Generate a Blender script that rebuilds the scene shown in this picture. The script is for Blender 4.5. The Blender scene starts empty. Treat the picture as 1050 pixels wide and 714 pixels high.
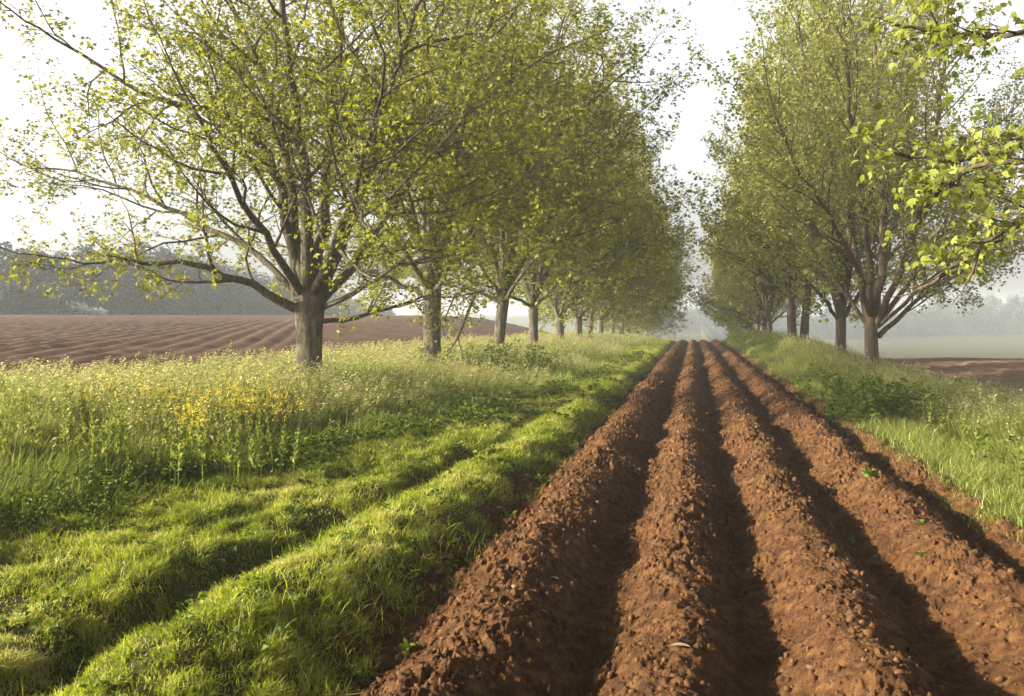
import bpy, math, random
import numpy as np
from math import radians as R, sin, cos, pi

C = bpy.context.scene.collection
sc = bpy.context.scene
rng = np.random.default_rng(7)

# ------------------------------------------------------------------ camera maths
F = 1020.0; W0, H0 = 1050, 714
YAW = math.atan((712 - 525) / F); PITCH = math.atan((357 - 330) / F)
EYE = 1.65
def at(px, py, D):
    """point at camera distance D that lies in the direction of a photo pixel (used to survey the place)"""
    X = (px - 525) / F * D; Z = -(py - 330) / F * D
    return np.array([X * cos(YAW) - D * sin(YAW), X * sin(YAW) + D * cos(YAW), EYE + Z])

# ------------------------------------------------------------------ noise
def _h(ix, iy, s=0):
    n = (ix.astype(np.int64) * 374761393 + iy.astype(np.int64) * 668265263 + s * 974634777) & 0xffffffff
    n = ((n ^ (n >> 13)) * 1274126177) & 0xffffffff
    n = ((n ^ (n >> 16)) * 2246822519) & 0xffffffff
    return ((n ^ (n >> 15)) & 0xffffff) / float(0x1000000)
def vnoise(x, y, s=0):
    x = np.asarray(x, float); y = np.asarray(y, float)
    ix = np.floor(x); iy = np.floor(y); fx = x - ix; fy = y - iy
    fx = fx * fx * fx * (fx * (fx * 6 - 15) + 10); fy = fy * fy * fy * (fy * (fy * 6 - 15) + 10)
    a = _h(ix, iy, s); b = _h(ix + 1, iy, s); c = _h(ix, iy + 1, s); d = _h(ix + 1, iy + 1, s)
    return (a + (b - a) * fx + (c - a) * fy + (a - b - c + d) * fx * fy) * 2 - 1
def fbm(x, y, o=4, s=0):
    r = 0; a = 1.0; t = 0
    for k in range(o):
        r = r + a * vnoise(x * 2 ** k + 17 * k, y * 2 ** k - 9 * k, s + k); t += a; a *= .5
    return r / t
def domes(x, y, cell, s, fill=1.0):
    """crumbs: randomly sized domes, one per cell"""
    gx = x / cell; gy = y / cell; ix = np.floor(gx); iy = np.floor(gy)
    out = np.zeros_like(gx)
    for dx in (-1, 0, 1):
        for dy in (-1, 0, 1):
            cx = ix + dx; cy = iy + dy
            px = cx + _h(cx, cy, s); py = cy + _h(cx, cy, s + 1)
            r = .25 + .6 * _h(cx, cy, s + 2) ** 1.5
            on = _h(cx, cy, s + 3) < fill
            st = 1 + .5 * _h(cx, cy, s + 4)
            q = 1 - (((gx - px) * st) ** 2 + ((gy - py) / st) ** 2) / r ** 2
            ta = 6.283 * _h(cx, cy, s + 5)
            tilt = 1 + .75 * ((gx - px) * np.cos(ta) + (gy - py) * np.sin(ta)) / r
            out = np.maximum(out, np.where(on & (q > 0), np.maximum(q, 0) ** .42 * r * tilt, 0))
    return out
def sst(a, b, x):
    t = np.clip((np.asarray(x, float) - a) / (b - a), 0, 1); return t * t * (3 - 2 * t)

# ------------------------------------------------------------------ terrain
FUR = [-1.52, -.50, .33, 1.23, 2.13]
def crest(y):
    y = np.asarray(y, float)
    t = np.clip(y - 74, 0, None)
    z = np.where(t < 28, -.0008 * t * t, -.0008 * 784 - .045 * (t - 28))
    return np.maximum(z, -3.2)
def edge_tall(y): return np.interp(y, [3, 7, 9, 14.5, 22, 40, 90], [-5.9, -5.3, -5.0, -4.0, -3.0, -2.7, -2.6]) + .35 * vnoise(np.asarray(y) * .6, 3.3, 5)
def bank_x(y): return np.interp(y, [4, 9, 17, 30], [-2.25, -2.12, -1.95, -1.9])
def rut_x(y): return np.interp(y, [4, 8, 14, 20], [-2.98, -2.85, -2.55, -2.4]) + .12 * vnoise(np.asarray(y) * .8, 1.1, 6)
def macro(x, y):
    x = np.asarray(x, float); y = np.asarray(y, float)
    d = np.hypot(x, y)
    # left side
    ax = -x
    left = .10 + .22 * sst(4.2, 7.5, ax)
    bx = bank_x(y); rx = rut_x(y)
    kk = 1 - sst(105, 135, y)
    left = left * sst(1.5, 1.95, ax) + kk * .12 * np.exp(-((x - bx) / .32) ** 2) * (1 + .35 * vnoise(y * 1.7, 2.2, 8))
    left = left - .22 * np.exp(-((x - rx) / .20) ** 2) * (1 - sst(13, 19, y)) * (1 + .5 * vnoise(y * 1.3, 8.8, 9))
    left = left - .075 * np.exp(-((x - (rut_x(y) - .85)) / .16) ** 2) * (1 - sst(11, 17, y)) * np.clip(.5 + 1.4 * vnoise(y * .9, 5.5, 19), 0, 1.3)
    fd = np.clip(d, 0, 112)
    fz = .1 + .0105 * fd + .00008 * fd ** 2
    over = np.clip(d - 104, 0, None); fz = fz - np.where(over < 20, .0009 * over ** 2, .36 + .036 * (over - 20))
    fz = np.maximum(fz, -3)
    fw = sst(9.5, 26, ax)
    left = left * (1 - fw) + fz * fw
    lc = crest(y) * (1 - sst(10, 30, ax))
    # right side
    right = .10 * (1 - sst(105, 135, y)) * np.exp(-((x - 2.55) / .25) ** 2) - .12 * sst(2.9, 4.2, x) - .46 * sst(3.8, 8, x) + .25 * sst(10, 15, x)
    right = right + .62 * sst(22, 48, y) * (1 - sst(5.4, 8, x)) * sst(2.2, 3.5, x)
    over = np.clip(d - 50, 0, None)
    dip = np.where(over < 26, .0013 * over ** 2, .88 + .0676 * (over - 26))
    rd = -np.minimum(dip, 6.0) * sst(7, 14, x)
    rc = crest(y) * (1 - sst(7, 14, x))
    z = np.where(x < 0, left + lc, right + rd + rc)
    # undulation of the grass
    k = np.where(x < 0, sst(1.6, 2.6, ax), sst(2.4, 3.5, x)) * (1 - sst(11, 20, np.abs(x)))
    z = z + k * (.06 * fbm(x * .9, y * .5, 3, 21) + .042 * fbm(x * 2.6, y * 1.9, 3, 22) + .03 * np.abs(fbm(x * 6, y * 5, 2, 23)))
    # far valley and hills
    z = z + 8 * sst(330, 620, d) + (5 * sst(600, 1400, d)) + 3 * fbm(x * .004, y * .004, 2, 40) * sst(250, 600, d)
    return z

def crumbs(x, y):
    """broken earth: angular lumps of four sizes, warped so that none is round"""
    wx = x + .045 * vnoise(x * 9, y * 9, 16) + .018 * vnoise(x * 31, y * 31, 116); wy = y + .045 * vnoise(x * 9 + 5, y * 9, 17) + .018 * vnoise(x * 31, y * 31 + 7, 117)
    z = .036 * domes(wx, wy, .17, 50, .40) + .028 * domes(wx, wy, .085, 60, .6)
    near = y < 26
    if np.any(near):
        zz = np.zeros_like(z); a, b = wx[near], wy[near]
        zz[near] = .028 * domes(a, b, .046, 70, .8) + .017 * domes(a, b, .023, 75, .85)
        z = z + zz
    return z
def soil_h(x, y, fine=True):
    """ridges and furrows of the ploughed strip"""
    x = np.asarray(x, float); y = np.asarray(y, float)
    xw = x + .05 * vnoise(y * .55, 4.4, 11) + .03 * vnoise(y * 1.9, x * .8, 12)
    z = np.zeros_like(xw) - .03
    for i in range(4):
        a, b = FUR[i], FUR[i + 1]; t = (xw + .035 * vnoise(y * 1.1, i * 5.1, 114) - a) / (b - a)
        q = np.clip(t, 0, 1)
        p = (.5 - .5 * np.cos(2 * pi * q)) ** .85
        z = z + np.where((t > 0) & (t < 1), (.225 + .045 * vnoise(y * .9, i * 7.7, 13) + .02 * vnoise(y * 3.1, i * 3.3, 113)) * p, 0)
    z = z + .16 * sst(FUR[4] + .02, FUR[4] + .25, xw) * 0.75 + .0 * x
    z = z + .10 * sst(-FUR[0] + .05, -FUR[0] + .4, -xw)
    z = z + crest(y)
    if fine:
        nr = 1.0
        z = z + .036 * fbm(x * 3.2, y * 2.4, 3, 14)
        m = .75 + .5 * vnoise(x * 1.3, y * 1.1, 15)
        wx = x + .02 * vnoise(x * 14, y * 14, 16); wy = y + .02 * vnoise(x * 14 + 5, y * 14, 17)
        z = z + m * crumbs(x, y)
        z = z + .020 * fbm(x * 9, y * 9, 3, 18) + .008 * fbm(x * 50, y * 50, 2, 19)
    return z

# ------------------------------------------------------------------ mesh helpers
def mesh_obj(name, V, faces_flat, counts, mats, parent=None, tint=None, smooth=False, midx=None):
    me = bpy.data.meshes.new(name)
    V = np.ascontiguousarray(V, np.float32); n = len(V)
    me.vertices.add(n); me.vertices.foreach_set('co', V.ravel())
    ff = np.ascontiguousarray(faces_flat, np.int32).ravel()
    if np.isscalar(counts):
        nf = len(ff) // counts; starts = np.arange(nf, dtype=np.int32) * counts
    else:
        counts = np.asarray(counts, np.int32); nf = len(counts)
        starts = np.concatenate([[0], np.cumsum(counts)[:-1]]).astype(np.int32)
    me.loops.add(len(ff)); me.loops.foreach_set('vertex_index', ff)
    me.polygons.add(nf); me.polygons.foreach_set('loop_start', starts)
    if midx is not None: me.polygons.foreach_set('material_index', np.asarray(midx, np.int32))
    if smooth: me.polygons.foreach_set('use_smooth', np.ones(nf, bool))
    if tint is not None:
        a = me.attributes.new('tint', 'FLOAT', 'POINT'); a.data.foreach_set('value', np.ascontiguousarray(tint, np.float32))
    for m in (mats if isinstance(mats, (list, tuple)) else [mats]): me.materials.append(m)
    me.update(calc_edges=True); me.validate()
    o = bpy.data.objects.new(name, me); C.objects.link(o)
    if parent is not None: o.parent = parent
    return o
def grid_obj(name, xs, ys, zf, mat, smooth=True, **k):
    X, Y = np.meshgrid(xs, ys); Z = zf(X, Y)
    V = np.stack([X, Y, Z], -1).reshape(-1, 3)
    nx, ny = len(xs), len(ys)
    i = (np.arange(ny - 1)[:, None] * nx + np.arange(nx - 1)[None, :]).ravel()
    q = np.stack([i, i + 1, i + nx + 1, i + nx], -1)
    return mesh_obj(name, V, q, 4, mat, smooth=smooth)
def tag(o, label=None, cat=None, group=None, kind=None):
    if label: o['label'] = label
    if cat: o['category'] = cat
    if group: o['group'] = group
    if kind: o['kind'] = kind
    return o

class Tubes:
    """collects bent tapering tubes; build() makes them in one go"""
    def __init__(s): s.B = {}
    def add(s, P, r, sides, cap=True):
        P = np.asarray(P, float); r = np.asarray(r, float)
        s.B.setdefault((len(P), sides, r.ndim), []).append((P, r))
    def build(s, name, mat, parent):
        Vs, Fs, n0 = [], [], 0
        for (m, sides, nd), L in s.B.items():
            P = np.stack([l[0] for l in L]); r = np.stack([l[1] for l in L]); k = len(L)
            T = np.gradient(P, axis=1); T /= np.linalg.norm(T, axis=-1, keepdims=True) + 1e-9
            up = (np.abs(T[:, :, 2]).mean(1) < .8)[:, None, None]
            ref = np.where(up, np.array([0, 0, 1.]), np.array([1., 0, 0]))
            A = np.cross(T, ref); A /= np.linalg.norm(A, axis=-1, keepdims=True) + 1e-9
            B = np.cross(T, A); th = np.linspace(0, 2 * pi, sides, endpoint=False)
            rr = r[..., None, None] if nd == 1 else r[..., None]
            ring = P[:, :, None] + (A[:, :, None] * np.cos(th)[:, None] + B[:, :, None] * np.sin(th)[:, None]) * rr
            i = np.arange(m - 1)[:, None] * sides; j = np.arange(sides)[None, :]; kk = (j + 1) % sides
            f = np.stack([i + j, i + kk, i + sides + kk, i + sides + j], -1).reshape(-1, 4)
            Vs.append(ring.reshape(-1, 3)); Fs.append((n0 + np.arange(k)[:, None, None] * (m * sides) + f[None]).reshape(-1, 4)); n0 += k * m * sides
        return mesh_obj(name, np.concatenate(Vs), np.concatenate(Fs), 4, mat, parent, smooth=True)

def unit(v):
    v = np.asarray(v, float); return v / (np.linalg.norm(v, axis=-1, keepdims=True) + 1e-9)

def leaf_mesh(P, D, S, tint, shape='kite', wid=.62, rs=None, cup=.22, flat=.55):
    """leaves at P pointing along D, length S"""
    rs = rs or rng
    n = len(P); D = unit(D)
    up = unit(np.stack([rs.normal(0, flat, n), rs.normal(0, flat, n), np.ones(n)], -1))
    A = unit(np.cross(D, up)); N = np.cross(A, D)
    if shape == 'kite': pts = [(0, 0, 0), (.5, .5, cup), (0, 1, -.08), (-.5, .5, cup)]; fc = [(0, 1, 2), (0, 2, 3)]
    elif shape == 'clump':   # a little spray of five narrow lobes, spring maple
        pts = [(0, 0, 0), (.30, .18, .05), (.72, .42, -.10), (.34, .52, .06), (.10, 1.0, -.22), (-.12, .55, .08), (-.70, .50, -.08), (-.28, .20, .05)]
        fc = [(0, 1, 3), (1, 2, 3), (0, 3, 4), (0, 4, 5), (0, 5, 7), (5, 6, 7)]
    else:                    # broad drooping leaf
        pts = [(0, 0, 0), (.34, .12, .04), (.62, .40, -.06), (.38, .50, .05), (.42, .78, -.12), (.15, .74, .02), (0, 1.05, -.30), (-.15, .74, .02), (-.42, .78, -.12), (-.38, .50, .05), (-.62, .40, -.06), (-.34, .12, .04), (0, .5, -.06)]
        fc = [(12, k, (k + 1)) for k in range(0, 11)] + [(12, 11, 0)]
    pts = np.array(pts, float); m = len(pts)
    w = (S * wid / .62)[:, None, None]; l = S[:, None, None]
    V = P[:, None] + A[:, None] * pts[None, :, 0:1] * w + D[:, None] * pts[None, :, 1:2] * l + N[:, None] * pts[None, :, 2:3] * l
    Fc = (np.arange(n)[:, None, None] * m + np.array(fc)[None]).reshape(-1, 3)
    return V.reshape(-1, 3), Fc, np.repeat(tint, m)

def blades(P, h, w, ang, bend, tint, segs=2, head=None, rs=None):
    """grass blades standing at P; ang = lean azimuth, bend = lean of the tip as a share of the height"""
    n = len(P); L = np.stack([np.cos(ang), np.sin(ang), np.zeros(n)], -1)
    fa = ang + pi / 2 + rng.normal(0, .9, n); A = np.stack([np.cos(fa), np.sin(fa), np.zeros(n)], -1)
    rows = []; prof = [1.0, .85, .55, 0] if segs == 3 else ([1.0, .7, 0] if segs == 2 else [1.0, 0])
    for k in range(segs + 1):
        t = k / segs; c = P + L * (h * bend * t * t)[:, None] + np.array([0, 0, 1.]) * (h * t * (1 - .35 * np.minimum(bend, 1.6) * t))[:, None]
        if k < segs: rows += [c - A * (w * .5 * prof[k])[:, None], c + A * (w * .5 * prof[k])[:, None]]
        else: rows.append(c)
    V = np.stack(rows, 1); m = V.shape[1]; fc = []
    for k in range(segs - 1): a = 2 * k; fc += [(a, a + 1, a + 3), (a, a + 3, a + 2)]
    a = 2 * (segs - 1); fc.append((a, a + 1, a + 2))
    Fc = (np.arange(n)[:, None, None] * m + np.array(fc)[None]).reshape(-1, 3)
    return V.reshape(-1, 3), Fc, np.repeat(tint, m), V[:, -1]
def join(parts):
    Vs, Fs, Ts = [], [], []; n = 0
    for V, Fc, t in parts: Vs.append(V); Fs.append(Fc + n); Ts.append(t); n += len(V)
    return np.concatenate(Vs), np.concatenate(Fs), np.concatenate(Ts)

# ------------------------------------------------------------------ materials
def new_mat(name):
    m = bpy.data.materials.new(name); m.use_nodes = True; nt = m.node_tree; nt.nodes.clear()
    out = nt.nodes.new('ShaderNodeOutputMaterial'); return m, nt, out
def ramp(nt, stops):
    r = nt.nodes.new('ShaderNodeValToRGB'); e = r.color_ramp.elements
    while len(e) < len(stops): e.new(.5)
    for k, (p, c) in enumerate(stops): e[k].position = p; e[k].color = (*c, 1)
    return r
def leaf_mat(name, stops, trans=.4, rough=.55, spec=.25):
    m, nt, out = new_mat(name); L = nt.links.new
    a = nt.nodes.new('ShaderNodeAttribute'); a.attribute_name = 'tint'
    r = ramp(nt, stops); L(a.outputs['Fac'], r.inputs[0])
    b = nt.nodes.new('ShaderNodeBsdfPrincipled'); b.inputs['Roughness'].default_value = rough; b.inputs['Specular IOR Level'].default_value = spec
    t = nt.nodes.new('ShaderNodeBsdfTranslucent'); mx = nt.nodes.new('ShaderNodeMixShader'); mx.inputs[0].default_value = trans
    hs = nt.nodes.new('ShaderNodeHueSaturation'); hs.inputs['Saturation'].default_value = 1.1; hs.inputs['Value'].default_value = 1.3
    L(r.outputs[0], b.inputs['Base Color']); L(r.outputs[0], hs.inputs['Color']); L(hs.outputs[0], t.inputs['Color'])
    L(b.outputs[0], mx.inputs[1]); L(t.outputs[0], mx.inputs[2]); L(mx.outputs[0], out.inputs[0]); return m
def rough_mat(name, c1, c2, c3, scale, bump=.3, bdist=.02, stretch=(1, 1, 1), bscale=None, rough=.9, spec=.15, coord='Object'):
    m, nt, out = new_mat(name); L = nt.links.new
    tc = nt.nodes.new('ShaderNodeTexCoord'); mp = nt.nodes.new('ShaderNodeMapping'); mp.inputs['Scale'].default_value = stretch
    L(tc.outputs[coord], mp.inputs[0])
    n = nt.nodes.new('ShaderNodeTexNoise'); n.inputs['Scale'].default_value = scale; n.inputs['Detail'].default_value = 8; n.inputs['Roughness'].default_value = .65
    L(mp.outputs[0], n.inputs[0])
    r = ramp(nt, [(.3, c1), (.5, c2), (.7, c3)]); L(n.outputs[0], r.inputs[0])
    b = nt.nodes.new('ShaderNodeBsdfPrincipled'); b.inputs['Roughness'].default_value = rough; b.inputs['Specular IOR Level'].default_value = spec
    L(r.outputs[0], b.inputs['Base Color'])
    n2 = nt.nodes.new('ShaderNodeTexNoise'); n2.inputs['Scale'].default_value = bscale or scale * 4; n2.inputs['Detail'].default_value = 6; n2.inputs['Roughness'].default_value = .7
    L(mp.outputs[0], n2.inputs[0])
    bp = nt.nodes.new('ShaderNodeBump'); bp.inputs['Strength'].default_value = bump; bp.inputs['Distance'].default_value = bdist
    L(n2.outputs[0], bp.inputs['Height']); L(bp.outputs[0], b.inputs['Normal']); L(b.outputs[0], out.inputs[0]); return m

M = {}
M['soil'] = rough_mat('red brown soil', (.036, .016, .006), (.094, .043, .015), (.185, .095, .034), 11, 1.0, .016, bscale=70)
M['clod'] = rough_mat('soil clods', (.050, .022, .009), (.105, .049, .019), (.20, .105, .047), 14, .8, .008, bscale=120)
M['field'] = rough_mat('pale brown field soil', (.05, .025, .012), (.088, .045, .021), (.14, .076, .038), .8, .8, .05, bscale=14)
M['ground'] = rough_mat('grassy earth', (.035, .030, .010), (.060, .058, .014), (.095, .085, .025), 2.5, .6, .03, bscale=20)
M['bark'] = rough_mat('maple bark', (.055, .048, .030), (.13, .11, .07), (.24, .215, .15), 4, 1.0, .07, (3.5, 3.5, .9), 11)
M['bark_r'] = rough_mat('brown bark', (.06, .045, .030), (.12, .088, .056), (.20, .155, .10), 6, 1.0, .03, (3, 3, .9), 16)
M['grass'] = leaf_mat('short grass', [(0, (.10, .14, .014)), (.4, (.22, .265, .025)), (.75, (.33, .375, .045)), (1, (.48, .43, .17))], .45)
M['tall'] = leaf_mat('tall grass', [(0, (.07, .11, .012)), (.4, (.16, .20, .028)), (.7, (.27, .30, .06)), (.9, (.42, .40, .16)), (1, (.56, .52, .28))], .4)
M['weed'] = leaf_mat('weeds', [(0, (.05, .08, .010)), (.5, (.10, .14, .016)), (1, (.19, .23, .03))], .3, .6, .15)
M['yellow'] = leaf_mat('yellow petals', [(0, (.52, .40, .04)), (1, (.68, .56, .09))], .3)
M['leaf_l'] = leaf_mat('spring leaves', [(0, (.125, .135, .014)), (.5, (.22, .23, .028)), (1, (.34, .345, .06))], .48)
M['leaf_r'] = leaf_mat('grey green leaves', [(0, (.20, .215, .05)), (.5, (.33, .345, .085)), (1, (.45, .46, .14))], .5)
M['leaf_n'] = leaf_mat('fresh broad leaves', [(0, (.12, .145, .02)), (.5, (.22, .25, .04)), (1, (.35, .37, .08))], .45)
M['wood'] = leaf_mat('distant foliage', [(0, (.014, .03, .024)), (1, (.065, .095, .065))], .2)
M['blossom'] = leaf_mat('white blossom', [(0, (.75, .74, .70)), (1, (.8, .8, .78))], .2)
M['stone'] = rough_mat('pale stone', (.16, .10, .07), (.21, .145, .10), (.26, .19, .13), 20, .4, .005)
M['straw'] = leaf_mat('dry leaf', [(0, (.20, .13, .07)), (1, (.32, .23, .13))], .2)

# ------------------------------------------------------------------ ground, soil, fields
def axis(dense, far):
    a = list(dense)
    while a[-1] < far: a.append(a[-1] + max(.3, (a[-1]) * .06))
    return a
pos = axis(np.concatenate([np.arange(0, 6, .07), np.arange(6, 14, .25)]), 2600); xs = sorted(set([-v for v in pos[1:]] + pos))
def gz(X, Y):
    z = macro(X, Y)
    z = np.where((X > FUR[0] - .1) & (X < FUR[4] + .1) & (Y < 122), crest(Y) - .25, z)
    inner = sst(-FUR[0] - .4, -FUR[0] + .6, -X) 
    ff = sst(11, 12.5, np.abs(X)) * (1 - sst(100, 140, np.hypot(X, Y))) * (Y > 2)
    return z - .03 - .14 * ff
yv = [-60, -40, -25, -15, -10, -6, -4, -2, 0, 1, 2] + [v for v in axis(np.concatenate([np.arange(2.5, 12, .08), np.arange(12, 24, .25)]), 2600)]
ground = grid_obj('ground', np.array(xs), np.array(yv), gz, M['ground']); tag(ground, kind='structure', label='earth under the grass strips')

yr = 2.2 * np.exp(np.arange(0, math.log(125 / 2.2) / .0027) * .0027)
xr = np.arange(-1.82, 2.42, .0065)
def soilz(X, Y): return soil_h(X, Y)
soil = grid_obj('ploughed_soil', xr, yr, soilz, M['soil'], smooth=True)
tag(soil, 'four long red brown ploughed ridges and furrows running to the crest', kind='structure')

# fields either side
FA = R(20)
M['field_lit'] = rough_mat('painted sunlit field soil', (.15, .085, .048), (.24, .145, .088), (.32, .205, .13), .8, .8, .05, bscale=14)  # same soil as the left field, sunlight and haze painted in as lighter colour
def lf(X, Y):
    u = X * cos(FA) + Y * sin(FA)
    near = 1 - sst(75, 112, np.hypot(X, Y))
    plot = sst(-1.0, 1.0, X + .42 * Y - 1.5)      # a headland ploughed the other way
    row2 = 2 * np.abs(np.sin((Y * .97 - X * .24) * pi / 1.5 + .3 * vnoise(X * .05, Y * .05, 2))) ** .7 - 1.2
    a = (.075 + .03 * vnoise(X * .3, Y * .3, 3))
    return macro(X, Y) + .10 + near * a * ((2 * np.abs(np.sin(u * pi / 1.0 + .3 * vnoise(X * .05, Y * .05, 2))) ** .7 - 1.2) * (1 - plot) + row2 * plot) + .05 * fbm(X * 1.9, Y * 1.9, 3, 31) + .05 * domes(X, Y, .9, 33, .5)
xl = np.concatenate([np.arange(-10.5, -60, -.22), np.arange(-60, -150, -.8)])[::-1]
fieldl = grid_obj('ploughed_field', xl, np.concatenate([np.arange(3, 112, .25), np.arange(112, 150, .8)]), lf, M['field'])
tag(fieldl, 'brown ploughed field with furrows behind the row of trees', kind='structure')
def rf(X, Y):
    a = .035 * np.sin(X * 2 * pi / .9 + .6 * vnoise(X * .1, Y * .1, 4))
    return macro(X, Y) + .08 + a + .03 * fbm(X * 1.5, Y * 1.5, 3, 32)
fieldr = grid_obj('ploughed_field', np.concatenate([np.arange(9.0, 45, .15), np.arange(45, 90, .7)]), np.concatenate([np.arange(8, 75, .3)]), rf, M['field_lit'])
tag(fieldr, 'brown ploughed field beyond the right hand grass strip', kind='structure')

# clods
def clods(n, name):
    ico = []
    t = (1 + 5 ** .5) / 2
    v = .9 * unit(np.array([(-1, t, 0), (1, t, 0), (-1, -t, 0), (1, -t, 0), (0, -1, t), (0, 1, t), (0, -1, -t), (0, 1, -t), (t, 0, -1), (t, 0, 1), (-t, 0, -1), (-t, 0, 1)], float))
    f = np.array([(0, 11, 5), (0, 5, 1), (0, 1, 7), (0, 7, 10), (0, 10, 11), (1, 5, 9), (5, 11, 4), (11, 10, 2), (10, 7, 6), (7, 1, 8), (3, 9, 4), (3, 4, 2), (3, 2, 6), (3, 6, 8), (3, 8, 9), (4, 9, 5), (2, 4, 11), (6, 2, 10), (8, 6, 7), (9, 8, 1)])
    y = 2.6 * np.exp(rng.random(n) ** 1.15 * math.log(60 / 2.6)); x = rng.uniform(-1.6, 2.4, n)
    s = (.0045 + .020 * rng.random(n) ** 9) * np.clip(y / 6, 1, 2.2) ** .6
    z = soil_h(x, y) + s * .2
    Vn = v[None] * (1 + rng.normal(0, .30, (n, 12, 1))) * s[:, None, None] * rng.uniform(.55, 1.4, (n, 1, 3))
    V = Vn + np.stack([x, y, z], -1)[:, None]
    Fc = (np.arange(n)[:, None, None] * 12 + f[None]).reshape(-1, 3)
    return mesh_obj(name, V.reshape(-1, 3), Fc, 3, M['clod'], smooth=False)
tag(clods(34000, 'soil_clods'), 'loose crumbs of red brown soil on the ridges', kind='stuff')

# ------------------------------------------------------------------ grass
def ysample(n, y0, y1, p):
    u = rng.random(n); a = y0 ** (1 - p); b = y1 ** (1 - p); return (a + (b - a) * u) ** (1 / (1 - p))
def stand(x, y): return np.stack([x, y, gz2(x, y)], -1)
def gz2(x, y):
    z = macro(x, y) - .03
    inner = (x > -1.82) & (x < 2.42)
    return np.where(inner, np.maximum(soil_h(x, y, False), z) - .01, z)

# short turf, left strip and grassy bank
def turf(n):
    y = ysample(n, 2.6, 90, 1.45); e = edge_tall(y) - .5
    x = e + (-1.48 - e) * rng.random(n)
    # clumpy density: bare in the rut and towards the soil
    cl = fbm(x * 2.3, y * 1.8, 3, 80)
    rut = np.exp(-((x - rut_x(y)) / .17) ** 2) * (1 - sst(14, 20, y))
    bare = 1 - sst(1.5, 1.85, -x)
    ok = rng.random(n) < (1.0 - .75 * rut - .75 * bare + .45 * cl)
    x, y, cl = x[ok], y[ok], cl[ok]; n = len(x)
    k = np.clip(y / 6, .75, 6) ** .45
    tf_ = domes(x, y, .17, 180, .8) / .6; keep_ = rng.random(n) < .30 + 1.0 * tf_ + .35 * sst(8, 16, y); x, y, cl, k, tf_ = x[keep_], y[keep_], cl[keep_], k[keep_], tf_[keep_]; n = len(x)
    h = (.018 + .034 * rng.random(n) + .036 * tf_) * (1 + .7 * cl) * np.clip(k, 1, 1.4)
    far = sst(16, 30, y); h = h * (1 + 1.2 * far * (x < -2.3))
    w = (.0045 + .004 * rng.random(n)) * k * 1.2
    tint = np.clip(.56 + .5 * fbm(x * .9, y * .7, 2, 81) + .3 * vnoise(x * 7, y * 7, 82) + rng.normal(0, .17, n), 0, 1)
    tint = np.where(rng.random(n) < .07, 1, np.minimum(tint, .88))
    V, Fc, t, _ = blades(stand(x, y), h, w, rng.uniform(0, 2 * pi, n), rng.uniform(.2, 1.6, n), tint, 2)
    # longer tufts
    m = 16000; y = ysample(m, 2.7, 40, 1.3); e = edge_tall(y); x = e + (-1.4 - e) * rng.random(m)
    on = fbm(x * 1.6, y * 1.3, 2, 83) > .12; x, y = x[on], y[on]; m = len(x)
    b = blades(stand(x, y), rng.uniform(.09, .2, m), rng.uniform(.005, .009, m) * np.clip(y / 6, .8, 3) ** .4, rng.uniform(0, 2 * pi, m), rng.uniform(.3, 1.3, m), np.clip(rng.normal(.45, .2, m), 0, 1), 3)
    V, Fc, t = join([(V, Fc, t), b[:3]])
    return mesh_obj('short_grass', V, Fc, 3, M['grass'], tint=t)
tag(turf(480000), 'short bright green turf between the ploughed soil and the tall grass', kind='stuff')

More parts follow.
